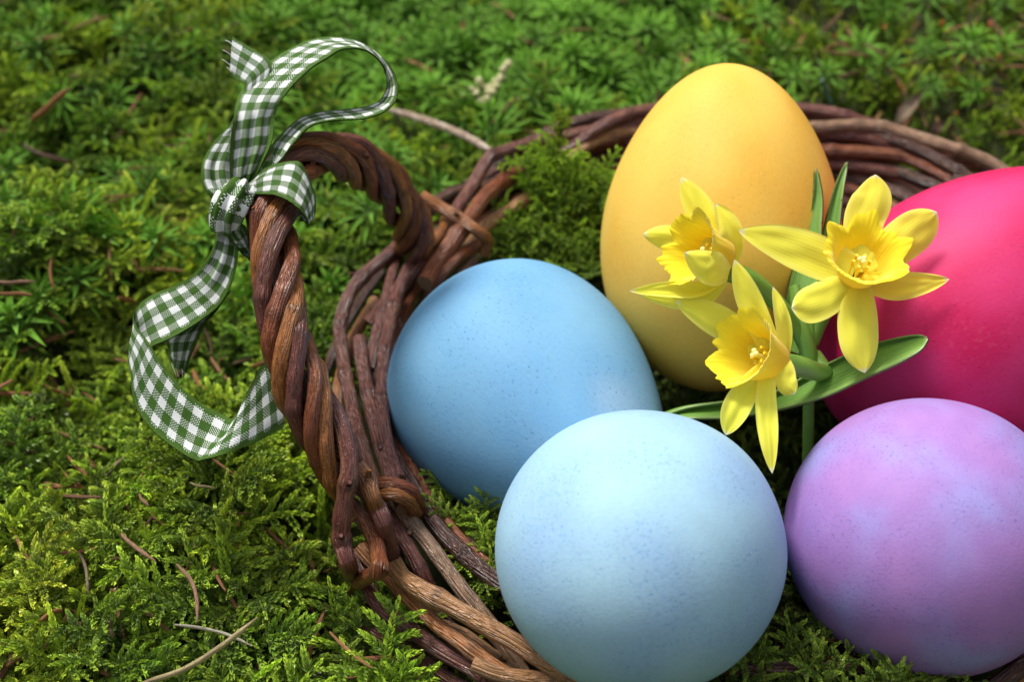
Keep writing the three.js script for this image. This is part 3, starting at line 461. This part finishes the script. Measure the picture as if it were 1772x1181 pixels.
{
  const green = (seed, k = 1) => (s, a) => { const n = 1 + 0.25 * nz(s * 0.08, Math.cos(a) * 2, seed) + 0.12 * nz(s * 0.4, a, seed); return [0.15 * n * k, 0.3 * n * k, 0.045 * n * k]; };
  part('stem', tube([z8(690, 580, 196), z8(690, 700, 196), z8(690, 900, 199), z8(688, 1085, 203), z8(686, 1160, 207)], (t) => 1.15 + 0.6 * smooth(0.35, 0, t), { rad: 14, flat: 0.8, color: green(1) }), stemMat, sprig);
  part('sheath', tube([z8(640, 480, 197), z8(660, 600, 196), z8(690, 720, 195.5), z8(692, 800, 196)], (t) => lerp(1.2, 2, Math.sin(t * 2.6)), { rad: 14, flat: 0.7, color: green(2, 0.95) }), stemMat, sprig);
  part('stem', tube([z8(415, 430, 190), z8(480, 455, 191), z8(560, 520, 193), z8(640, 620, 195), z8(680, 700, 196)], (t) => lerp(1.7, 1.1, t), { rad: 12, color: green(3) }), stemMat, sprig);
  part('stem', tube([z8(590, 755, 186.5), z8(650, 762, 188), z8(720, 782, 191), z8(745, 780, 194), z8(710, 720, 196)], (t) => lerp(1.9, 1.2, t), { rad: 12, color: green(4, 1.05) }), stemMat, sprig);
  part('stem', tube([z8(850, 450, 190.5), z8(800, 490, 193), z8(740, 580, 195), z8(700, 680, 196)], (t) => lerp(1.8, 1.2, t), { rad: 12, color: green(5) }), stemMat, sprig);
  // keeled leaves: two edges and a fold between them
  const blade = (pairs, keel, seed, label, k = 1) => {
    const A = new THREE.CatmullRomCurve3(pairs.map((p) => z8(...p[0])), false, 'centripetal'), B = new THREE.CatmullRomCurve3(pairs.map((p) => z8(...p[1])), false, 'centripetal');
    const P = (t, s) => A.getPoint(t).lerp(B.getPoint(t), (s + 1) / 2).addScaledVector(camDir(0, 0.2, -1), keel * (1 - s * s) * Math.sin(Math.min(1, (1 - t) * 3) * 1.57));
    return part('leaf', sheet(P, 60, 14, 0.5, (t, s) => [(s + 1) / 2, t * 4], (t, s) => { const n = 1 + 0.18 * nz(s * 6, t * 3, seed) + 0.1 * nz(t * 9, s, seed), ed = 0.5 * smooth(0.75, 1, Math.abs(s)), tip = smooth(0.965, 1, t) * 0.6; return mix3(mix3([0.13 * k, 0.27 * k, 0.045 * k], [0.3, 0.42, 0.14], ed), [0.6, 0.55, 0.3], tip).map((x) => x * n); }), bladeMat, sprig, label);
  };
  blade([[[590, 700, 199], [660, 720, 198]], [[608, 540, 199], [690, 560, 197.5]], [[640, 400, 200], [735, 420, 198]], [[680, 270, 201], [735, 290, 199]], [[708, 150, 202], [738, 170, 201]], [[714, 68, 203], [721, 66, 203]]], 1.0, 1, 'left of two upright narrow leaves before the yellow egg');
  blade([[[650, 720, 199], [710, 740, 198]], [[690, 520, 200], [760, 540, 199]], [[725, 380, 201], [790, 390, 200]], [[752, 250, 202], [800, 260, 201]], [[785, 130, 203], [812, 150, 202]], [[820, 44, 204], [829, 44, 204]]], 1.0, 2, 'right of two upright narrow leaves beside the yellow egg');
  blade([[[90, 985, 201], [90, 1000, 200.5]], [[240, 915, 197], [240, 950, 196]], [[420, 885, 196], [400, 945, 194.5]], [[580, 850, 195], [580, 918, 192]], [[720, 775, 194], [760, 865, 189]], [[880, 700, 190], [900, 800, 186]], [[1010, 664, 187], [1025, 742, 183.5]], [[1075, 655, 185.5], [1090, 700, 183]], [[1108, 660, 184], [1111, 668, 183.5]]], 3, 3, 'leaf lying sideways, its pale tip over the pink egg', 1.1);
}

// ---------- moss ----------
const mossMat = new THREE.MeshPhysicalMaterial({ color: 0xffffff, vertexColors: true, side: THREE.DoubleSide, roughness: 0.55, specularIntensity: 0.7 });
const mossThin = new THREE.MeshPhysicalMaterial({ color: 0xffffff, vertexColors: true, side: THREE.DoubleSide, roughness: 1, transmission: 0.12, thickness: 0, clearcoat: 0.45, clearcoatRoughness: 0.3 });
const starMat = mossThin.clone(); starMat.clearcoat = 0.15; starMat.clearcoatRoughness = 0.5;
function leafSet() {
  const pos = [], col = [];
  return {
    leaf(p, dir, up, len, wid, c0, c1, bend = 0.15) {
      const side = V(0, 0, 0).crossVectors(dir, up).normalize(), nn = V(0, 0, 0).crossVectors(side, dir).normalize();
      const m = p.clone().addScaledVector(dir, len * 0.45), l = m.clone().addScaledVector(side, wid / 2).addScaledVector(nn, wid * 0.22), r = m.clone().addScaledVector(side, -wid / 2).addScaledVector(nn, wid * 0.22), t = p.clone().addScaledVector(dir, len).addScaledVector(nn, len * bend);
      const mid = m.clone().addScaledVector(nn, -wid * 0.08);
      for (const tri of [[p, l, mid], [p, mid, r], [l, t, mid], [mid, t, r]]) for (const q of tri) { pos.push(q.x, q.y, q.z); col.push(...(q === t ? c1 : q === p ? c0 : mix3(c0, c1, 0.55))); }
    },
    done() { const g = new THREE.BufferGeometry(); g.setAttribute('position', new THREE.Float32BufferAttribute(pos, 3)); g.setAttribute('color', new THREE.Float32BufferAttribute(col, 3)); g.computeVertexNormals(); return toM(g); },
  };
}
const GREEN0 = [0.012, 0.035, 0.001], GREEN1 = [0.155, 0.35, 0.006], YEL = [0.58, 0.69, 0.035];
function shoot(S, R, p0, dir, len, leaves, ll, lw, droop, tone = 0, up0 = null) {
  const p = p0.clone(), d = dir.clone().normalize(); let up = up0 ? up0.clone() : V(-d.y, d.x, 0.1).normalize();
  const pts = [], ranks = [1.35, -1.35, 0.55, -0.55, 1.9, -1.9];
  for (let k = 0; k < leaves; k++) {
    const t = k / leaves; p.addScaledVector(d, len / leaves);
    const o = d.y; d.y -= droop * (0.4 + 1.2 * t) / leaves; d.normalize(); up.addScaledVector(d, -up.dot(d)).normalize();
    const a = ranks[k % 6] + 0.35 * (R() - 0.5), s2 = V(0, 0, 0).crossVectors(d, up), out = up.clone().multiplyScalar(Math.cos(a)).addScaledVector(s2, Math.sin(a));
    const open = lerp(0.8, 0.3, t * t) + 0.2 * (R() - 0.5), ld = d.clone().multiplyScalar(Math.cos(open)).addScaledVector(out, Math.sin(open)).normalize();
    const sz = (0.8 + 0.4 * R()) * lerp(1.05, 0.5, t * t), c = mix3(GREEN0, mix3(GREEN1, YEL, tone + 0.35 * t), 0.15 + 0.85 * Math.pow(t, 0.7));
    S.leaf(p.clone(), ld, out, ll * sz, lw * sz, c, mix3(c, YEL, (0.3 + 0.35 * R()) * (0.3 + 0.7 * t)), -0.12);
    pts.push([p.clone(), d.clone(), up.clone()]);
  }
  return pts;
}
function makeFrond(seed, len, leaves, branches, bl, droop) {
  const R = rng(seed), S = leafSet(), main = shoot(S, R, V(0, 0, 0), V(0.35, 1, 0), len, Math.round(leaves * 1.45), 1.25, 0.82, droop);
  for (let k = 0; k < branches; k++) {
    const t = 0.2 + 0.68 * k / Math.max(1, branches - 1), [p, d, up] = main[Math.floor(t * (main.length - 1))], sd = V(0, 0, 0).crossVectors(d, up).multiplyScalar(k % 2 ? 1 : -1);
    shoot(S, R, p, d.clone().multiplyScalar(0.75).add(sd).addScaledVector(up, 0.25 * (R() - 0.3)), bl * (1.1 - 0.65 * t) * (0.8 + 0.4 * R()), 26, 0.95, 0.62, 0.5, 0, up);
  }
  return S.done();
}
const fronds = [makeFrond(1, 11, 44, 0, 0, 1.5), makeFrond(2, 13, 46, 7, 5.5, 1.7), makeFrond(3, 14, 48, 9, 6, 1.9), makeFrond(4, 9, 40, 3, 3.5, 1)];
function starShoot(seed) {
  const R = rng(seed), S = leafSet();
  for (let k = 0; k < 30; k++) {
    const a = k * 2.4 + R() * 0.4, lay = k / 30, open = lerp(1.5, 0.35, lay * lay) + 0.15 * (R() - 0.5), dir = V(Math.cos(a) * Math.sin(open), Math.cos(open), Math.sin(a) * Math.sin(open)), len = lerp(6, 3.2, lay) * (0.85 + 0.3 * R());
    const c = [0.022, 0.08, 0.004], c1 = [0.12, 0.29, 0.012];
    S.leaf(V(0, 3 + lay * 2.4, 0), dir, V(0, 1, 0), len, 0.8, mix3(c, c1, 0.4), c1, -0.2);
  }
  return S.done();
}
const stars = [starShoot(8), starShoot(9)];
const Q = new THREE.Quaternion();
function place(p, yaw, tilt, roll, s) { Q.setFromEuler(new THREE.Euler(0, yaw, 0)); const q = Q.clone().multiply(new THREE.Quaternion().setFromEuler(new THREE.Euler(0, 0, -tilt))).multiply(new THREE.Quaternion().setFromEuler(new THREE.Euler(0, roll, 0))); return new THREE.Matrix4().compose(p.clone().multiplyScalar(0.001), q, V(s, s, s)); }
function pixelOf(p) { const y = (p.y - CAM_H), dep = -p.z * CC - y * SC, up = -p.z * SC + y * CC; return [886 + p.x / dep * F, 590.5 - up / dep * F]; }
function moss(name, label, category, geos, mat, list) {
  const g = new THREE.Group(); g.name = name; g.userData = { label, category, kind: 'stuff' }; scene.add(g);
  geos.forEach((geo, k) => { const own = list.filter((q) => q.k === k); if (own.length) stuff('shoot', geo, mat, own.map((q) => q.m), own.map((q) => q.c), g); });
}
{
  const R = rng(42), feather = [], star = [], seedy = [], inner = [];
  const tint = (px, py, p) => { // patches of yellower and darker moss
    const n = nz(p.x / 30, p.z / 30, 5), m = nz(p.x / 8, p.z / 8, 9), b = 0.9 + 0.55 * m + 0.5 * n + 0.4 * (R() - 0.5);
    return new THREE.Color(b * (1 + 0.35 * n + 0.15 * (R() - 0.5)), b, b * (0.8 + 0.5 * R()));
  };
  for (let k = 0; k < 30500; k++) {
    const f = k < 29000 ? 78 + R() ** 1.15 * 330 : 42 + 36 * R(), x = (R() * 2 - 1) * (k < 29000 ? 240 : 130) + (k < 29000 ? 0 : 20), d = Math.hypot(x - BX, f - BF);
    if (Math.abs(x) > 0.36 * f + 105) continue;
    if (d < 79) continue;
    const p = V(x, ground(x, f) - 6 + 8.5 * R() ** 1.3, -f), [px, py] = pixelOf(p), starry = smooth(430, 560, px + 60 * nz(x / 14, f / 14, 2)) * smooth(1240, 1120, px) * smooth(300, 210, py);
    if (R() < starry * 0.95) continue;
    const far = smooth(190, 330, f); if (R() < far * 0.4) continue;
    if (R() < smooth(-0.06, -0.3, nz(x / 13, f / 13, 8.1)) * 0.85) continue;     // hollows where the soil shows
    const right = px > 1180 && py < 420;
    const q = { k: right ? (R() < 0.7 ? 3 : 0) : Math.floor(R() * 4), m: place(p, R() * 6.28, (-0.2 + 0.8 * R()) * (right ? 0.7 : 1), R() * 6.28, (0.85 + 0.6 * R()) * (right ? 0.75 : 1)), c: tint(px, py, p) };
    feather.push(q);
  }
  for (const [px, py] of [[690, 262], [722, 288], [655, 234], [640, 212], [712, 268], [335, 282], [300, 268], [285, 300], [128, 690], [250, 420], [265, 500], [1275, 40], [1295, 60], [1250, 95], [1225, 85], [640, 30], [820, 60]]) for (let k = 0; k < 3; k++) { const p = H(px + 14 * (R() - 0.5), py + 14 * (R() - 0.5), 9); p.y = ground(p.x, -p.z) + 3; feather.push({ k: [0, 3][k % 2], m: place(p, R() * 6.28, 0.1 + 0.5 * R(), R() * 6.28, 1.1 + 0.2 * R()), c: new THREE.Color(1.7, 1.45, 2.5) }); }   // pale old shoots
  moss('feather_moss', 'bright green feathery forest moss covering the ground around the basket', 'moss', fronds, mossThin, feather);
  for (let k = 0; k < 30000 && star.length < 1500; k++) {
    const f = 165 + R() * 260, x = -150 + R() * 300, d = Math.hypot(x - BX, f - BF); if (d < 80) continue;
    const p = V(x, ground(x, f) + 1.5 + 1.5 * R(), -f), [px, py] = pixelOf(p); if (px < -80 || px > 1850 || py < -160) continue;
    const starry = smooth(430, 560, px + 60 * nz(x / 14, f / 14, 2)) * smooth(1240, 1120, px) * smooth(330, 230, py), els = px < 560 ? 0.04 : py < 420 && px > 560 && px < 800 ? 0.3 : 0.015;
    if (R() > Math.max(starry, els)) continue;
    if (star.some((o) => (o.x - x) ** 2 + (o.f - f) ** 2 < 14)) continue;
    const b = 0.85 + 0.6 * R(); star.push({ x, f, k: R() < 0.5 ? 0 : 1, m: place(p, R() * 6.28, 0.9 * R(), R() * 6.28, 0.9 + 0.9 * R()), c: new THREE.Color(b * 1.05, b, b) });
  }
  moss('star_moss', 'dark green star-shaped haircap moss at the top middle behind the basket', 'moss', stars, starMat, star);
  for (let k = 0; k < 20000 && inner.length < 1000; k++) {
    const a = R() * 6.283, r = Math.sqrt(R()) * 60, x = BX + Math.cos(a) * r, f = BF + Math.sin(a) * r;
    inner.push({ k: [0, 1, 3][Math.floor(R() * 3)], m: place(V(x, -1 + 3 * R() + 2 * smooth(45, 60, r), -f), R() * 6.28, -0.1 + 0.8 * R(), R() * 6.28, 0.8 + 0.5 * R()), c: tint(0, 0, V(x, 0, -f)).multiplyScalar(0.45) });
  }
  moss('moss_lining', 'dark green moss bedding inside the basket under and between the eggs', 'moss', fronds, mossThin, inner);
  const clump = [];
  const poly = [[905, 300], [935, 282], [965, 272], [1000, 310], [1062, 318], [1052, 370], [1040, 450], [1010, 490], [930, 480], [868, 440], [862, 385], [915, 335]];
  const within = (x, y, poly) => { let c = false; for (let a = 0, b = poly.length - 1; a < poly.length; b = a++) { const [xa, ya] = poly[a], [xb, yb] = poly[b]; if (ya > y !== yb > y && x < (xb - xa) * (y - ya) / (yb - ya) + xa) c = !c; } return c; };
  for (let k = 0; k < 3000 && clump.length < 520; k++) { // tuft spilling over the back rim
    const px = 855 + 215 * R(), py = 225 + 270 * R(); if (!within(px, py, poly)) continue;
    const c = H(px, py, lerp(32, 17, smooth(240, 470, py)) - 3 * R() + 3 * nz(px / 30, py / 30, 4));
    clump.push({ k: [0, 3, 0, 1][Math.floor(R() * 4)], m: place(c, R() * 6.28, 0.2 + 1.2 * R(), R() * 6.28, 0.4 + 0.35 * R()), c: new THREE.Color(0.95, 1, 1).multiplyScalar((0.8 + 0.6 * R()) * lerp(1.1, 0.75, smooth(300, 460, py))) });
  }
  for (let k = 0; k < 26; k++) { const c = H(lerp(962, 972, R()), lerp(205, 260, k / 26), lerp(40, 34, k / 26)); clump.push({ k: 3, m: place(c, R() * 6.28, 0.5 * R(), 0, 0.4), c: new THREE.Color(1.2, 1.1, 1) }); }
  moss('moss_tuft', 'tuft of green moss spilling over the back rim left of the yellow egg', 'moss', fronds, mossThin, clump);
  const front = [];
  const wedge = [[725, 872], [790, 893], [850, 915], [905, 1000], [925, 1085], [890, 1090], [850, 1050], [800, 975], [755, 915]];
  for (let k = 0; k < 2000 && front.length < 110; k++) { const px = 720 + 210 * R(), py = 870 + 220 * R(); if (!within(px, py, wedge)) continue; const c = H(px, py, 13 + 3 * R()); front.push({ k: [0, 1, 2, 3][Math.floor(R() * 4)], m: place(c, R() * 6.28, 0.1 + 0.9 * R(), R() * 6.28, 0.5 + 0.3 * R()), c: new THREE.Color(0.9, 0.9, 0.9).multiplyScalar(0.7 + 0.5 * R()) }); }
  for (let k = 0; k < 110; k++) { const fx = 1220 + 420 * R(), c = H(fx, (fx > 1400 ? 1178 : 1152) + 50 * R(), 15 + 4 * R()); front.push({ k: [0, 1, 3][Math.floor(R() * 3)], m: place(c, R() * 6.28, 0.3 + 0.8 * R(), R() * 6.28, 0.7 + 0.3 * R()), c: new THREE.Color(0.6, 0.62, 0.7) }); }
  moss('moss_filling', 'green moss wedged between the pale blue egg and the front rim', 'moss', fronds, mossThin, front);
  const caps = [];                                                        // orange spore capsules, top right
  for (let k = 0; k < 26; k++) { const p = H(1210 + 560 * R(), -10 + 250 * R(), 14); if (Math.hypot(p.x - BX, p.z + BF) < 80) continue; p.y = ground(p.x, -p.z) + 6 + 3 * R(); caps.push(new THREE.Matrix4().compose(p.multiplyScalar(0.001), new THREE.Quaternion().setFromEuler(new THREE.Euler(R() - 0.5, R() * 6, 0.9 * (R() - 0.5))), V(1, 1, 1).multiplyScalar(0.7 + 0.5 * R()))); }
  const cg = tube([V(0, -6, 0), V(0.3, -3, 0), V(0, 0, 0), V(-0.1, 0.9, 0), V(-0.5, 1.9, 0)], (t) => t < 0.72 ? 0.14 : 0.14 + 0.36 * Math.sin((t - 0.72) / 0.28 * 3.0), { step: 0.25, rad: 8, color: (s, a, t) => t > 0.74 ? [0.36, 0.1, 0.02] : [0.25, 0.1, 0.03] }); toM(cg);
  const g = new THREE.Group(); g.name = 'spore_capsules'; g.userData = { label: 'tiny orange moss spore capsules at the top right corner', category: 'moss capsules', kind: 'stuff' }; scene.add(g);
  stuff('capsule', cg, mossMat, caps, caps.map(() => new THREE.Color(1, 1, 1)), g);
}

// ---------- needles, twigs and other litter on the moss ----------
const litterMat = new THREE.MeshStandardMaterial({ color: 0xffffff, vertexColors: true, roughness: 0.6, bumpMap: barkBump, bumpScale: 0.0002 });
const LIT = { rust: [0.3, 0.11, 0.03], pink: [0.34, 0.18, 0.11], grey: [0.24, 0.17, 0.11], straw: [0.46, 0.36, 0.18], pale: [0.6, 0.55, 0.42], dark: [0.12, 0.055, 0.03], blue: [0.12, 0.22, 0.2], lichen: [0.26, 0.17, 0.12] };
function needle(name, label, cat, a, b, r, kind, bow = 0.06, lift = 12.5, flat = 0.6) {
  const P = (q) => { const p = H(q[0], q[1], 9); p.copy(H(q[0], q[1], ground(p.x, -p.z) + (q[2] ?? lift))); return p; };
  const A = P(a), B = P(b), n = V(0, 0, 0).crossVectors(B.clone().sub(A), V(0, 1, 0)).multiplyScalar(bow), c = LIT[kind], sd = a[0] + b[1];
  const pts = [A, A.clone().lerp(B, 0.33).add(n), A.clone().lerp(B, 0.67).addScaledVector(n, 0.9).add(V(0, 0.3, 0)), B];
  single(name, tube(pts, (t) => r * (0.55 + 0.45 * smooth(0, 0.15, t)) * (0.4 + 0.6 * smooth(1, 0.82, t)) * (1 + 0.1 * nz(t * 5, sd, 0)), { step: 0.5, rad: 8, flat, color: (s, q, t) => { const m = 1 + 0.35 * nz(s * 0.35, Math.cos(q) * 1.5, sd) + 0.2 * nz(s * 1.4, q, sd); return kind === 'lichen' ? mix3(c, [0.6, 0.52, 0.42], smooth(0.05, 0.3, nz(s * 0.9, Math.cos(q) * 1.4, Math.sin(q) * 1.4 + sd))) : c.map((x) => x * m); }, cap: c }), litterMat, label, cat, A);
}
[
  ['long pinkish-brown needle slanting on the lower left moss, right of the short grey one', [193, 890], [270, 972], 0.5, 'pink'],
  ['short grey-brown needle standing steeply at the lower left', [138, 958], [153, 1028], 0.42, 'grey', -0.05],
  ['pinkish bent needle above the crossed straws at the lower left', [307, 978], [342, 1078], 0.5, 'pink', -0.1],
  ['orange-brown needle lying level, left end of the needle cross at mid left', [80, 844], [150, 846], 0.42, 'rust', 0.02],
  ['orange needle slanting down into the needle cross at mid left', [118, 790], [168, 836], 0.45, 'rust', 0.03],
  ['longest grey needle of the needle cross at mid left', [152, 850], [221, 788], 0.5, 'grey', 0.03],
  ['stubby rust needle under the needle cross at mid left', [113, 820], [142, 842], 0.42, 'rust'],
  ['short orange needle near the left edge, low down', [71, 1075], [109, 1058], 0.5, 'rust', -0.1],
  ['rust needle tip right of the needle cross, pointing up right', [246, 822], [272, 802], 0.4, 'rust'],
  ['red-brown needle high up at the left edge', [55, 208], [122, 152], 0.75, 'rust', 0.03],
  ['thin dark twig lying level at the upper left edge', [40, 250], [132, 284], 0.7, 'dark', 0.08],
  ['upper of two brown needles at the left edge beside the ribbon', [-8, 487], [62, 488], 0.42, 'pink', 0.05],
  ['lower of two brown needles at the left edge beside the ribbon', [-8, 508], [56, 511], 0.5, 'rust', 0.01],
  ['upright rust needle standing behind the two at the left edge', [90, 448, 9], [95, 502, 5], 0.5, 'rust'],
  ['broad red-brown scale needle under the ribbon loop', [335, 642], [368, 694], 0.75, 'rust', 0.04],
  ['thin reddish stalk rising beside the ribbon loop', [353, 566, 8], [370, 642, 5], 0.35, 'dark', -0.04],
  ['brown needle sunk in the dark moss left of the ribbon', [64, 662], [122, 688], 0.5, 'rust', 0.02],
  ['short rust needle left of the ribbon loop', [205, 515], [236, 526], 0.45, 'rust'],
  ['brown needle crossing behind the handle beneath the ribbon', [436, 634], [462, 628], 0.45, 'rust'],
  ['thin brown needle standing by the lower left rim', [534, 1022, 3], [549, 1072, 6], 0.42, 'rust'],
  ['small rust needle beside the lower left rim', [606, 1066], [632, 1068], 0.4, 'rust'],
  ['pale yellow needle in the moss below the ribbon', [330, 836], [372, 846], 0.3, 'straw'],
  ['short pinkish needle left of the dead leaf', [242, 856], [258, 876], 0.4, 'pink'],
  ['dark needle near the bottom left, standing', [192, 1072], [197, 1104], 0.35, 'dark'],
].forEach(([l, a, b, r, k, w]) => needle('conifer_needle', l, 'needle', a, b, r, k, w));
needle('straw', 'long buff grass straw at the bottom left, upper of two crossed straws', 'straw', [243, 1185, 13], [446, 1070, 15], 0.55, 'straw', 0.08, 7);
needle('straw', 'thin white straw lying beneath the buff straw', 'straw', [302, 1082, 11], [437, 1119, 12], 0.36, 'pale', -0.05, 6);
needle('twig', 'grey lichen-flecked twig lying behind the handle, touching the back rim', 'twig', [674, 190, 15], [860, 268, 17], 0.95, 'lichen', -0.04, 9, 1);
needle('twig', 'brown twig behind the tip of the yellow egg', 'twig', [1114, 60, 9], [1206, 126, 10], 0.8, 'rust', -0.04, 9, 1);
needle('twig', 'short dark twig crossing the brown one behind the yellow egg', 'twig', [1196, 84, 9], [1178, 150, 9], 0.6, 'dark', 0.02, 9, 1);
needle('grass_blade', 'blue-green blade standing behind the right shoulder of the yellow egg', 'grass blade', [1422, 138, 16], [1442, 206, 6], 0.75, 'blue', 0.02);
needle('conifer_needle', 'orange-brown needle under the purple egg', 'needle', [1604, 1172, 12], [1630, 1160, 12], 0.45, 'rust');
function deadLeaf(label, a, b, w, kind, curl, lift = 6) {
  const A = H(a[0], a[1], 9), B = H(b[0], b[1], 9); A.y = ground(A.x, -A.z) + lift; B.y = ground(B.x, -B.z) + lift; const d = B.clone().sub(A), s0 = V(0, 0, 0).crossVectors(d, V(0, 1, 0)).normalize(), c = LIT[kind];
  single('dead_leaf', sheet((t, s) => A.clone().addScaledVector(d, t).addScaledVector(s0, s * w * Math.max(0.03, Math.sin(Math.pow(t, 0.8) * 3.1))).add(V(0, curl * (s * s + 0.6 * Math.sin(t * 3)) + 0.4 * nz(t * 3, s * 2, w), 0)), 24, 10, 0.12, (t, s) => [s, t], (t, s) => { const m = 1 + 0.35 * nz(t * 6, s * 3, w) - 0.3 * Math.exp(-s * s * 60); return c.map((x) => x * m); }), litterMat, label, 'leaf', A);
}
deadLeaf('curled red-brown dead leaf in the moss left of the handle foot', [392, 985], [425, 940], 2.2, 'rust', 1.0, 3);
deadLeaf('buff bud scale on the moss left of the handle foot', [450, 1026], [512, 992], 1.5, 'straw', 0.9, 6);
deadLeaf('dark brown scale under the white straw tip', [398, 1134], [438, 1118], 1.1, 'dark', 0.6, 5);
deadLeaf('brown withered leaf behind the right rim', [1548, 222], [1588, 180], 1.7, 'grey', 1.6, 7);
deadLeaf('crumpled pinkish leaf against the right rim', [1606, 252], [1648, 228], 2, 'dark', 1.8, 7);
deadLeaf('pale dry leaf tip left of the ribbon knot', [180, 338], [232, 318], 0.7, 'straw', 0.4, 8);
{ // cream sprig behind the basket
  const base = H(845, 245, 9), t = thing('pale_moss_sprig', 'cream-coloured dried moss sprig standing behind the back rim', 'moss sprig', base), R = rng(77);
  for (const pts of [[[845, 245, 11], [838, 200, 15], [850, 160, 19], [872, 125, 22], [884, 106, 24]], [[842, 190, 15], [828, 168, 18], [818, 150, 19]], [[850, 165, 18], [838, 145, 20], [826, 140, 21]], [[848, 190, 16], [866, 185, 16], [870, 205, 14]]]) {
    const c = new THREE.CatmullRomCurve3(pts.map(([x, y, h]) => H(x, y, h))), gs = [], n = Math.ceil(c.getLength() / 0.55);
    for (let i = 0; i < n; i++) { const p = c.getPointAt(i / n), s = new THREE.SphereGeometry(0.65 + 0.35 * R(), 8, 6); s.scale(1, 0.7 + 0.5 * R(), 0.8); s.translate(p.x + (R() - 0.5) * 1.3, p.y + (R() - 0.5) * 1.1, p.z + (R() - 0.5) * 1.3); const b = 0.75 + 0.35 * R(); s.setAttribute('color', new THREE.Float32BufferAttribute(new Array(s.attributes.position.count).fill([0.8 * b, 0.75 * b, 0.42 * b]).flat(), 3)); gs.push(s); }
    part('branch', mergeGeometries(gs), litterMat, t);
  }
}
{ // brown needles and crumbs sunk between the moss
  const R = rng(99), ms = [], cs = [], g = tube([V(-5, 0, 0), V(-2, 0.2, 0.2), V(2, 0.2, 0.1), V(5, 0, -0.3)], (t) => 0.36 * (0.4 + 0.6 * Math.sin(0.2 + t * 2.7)), { step: 1, rad: 6, color: () => [0.3, 0.13, 0.05] }); toM(g);
  while (ms.length < 900) { const f = 80 + 300 * R(), x = (R() * 2 - 1) * (0.36 * f + 60); if (Math.hypot(x - BX, f - BF) < 78) continue; const p = V(x, ground(x, f) + 3 + 8 * R(), -f); ms.push(place(p, R() * 6.28, 0.7 * (R() - 0.5), R() * 6.28, 0.5 + 0.8 * R())); const b = 0.4 + 0.9 * R(); cs.push(new THREE.Color(b, b * (0.8 + 0.4 * R()), b)); }
  const t = new THREE.Group(); t.name = 'needle_litter'; t.userData = { label: 'brown needle litter sunk between the moss shoots', category: 'litter', kind: 'stuff' }; scene.add(t);
  stuff('needle', g, litterMat, ms, cs, t);
}

renderer.render(scene, camera);
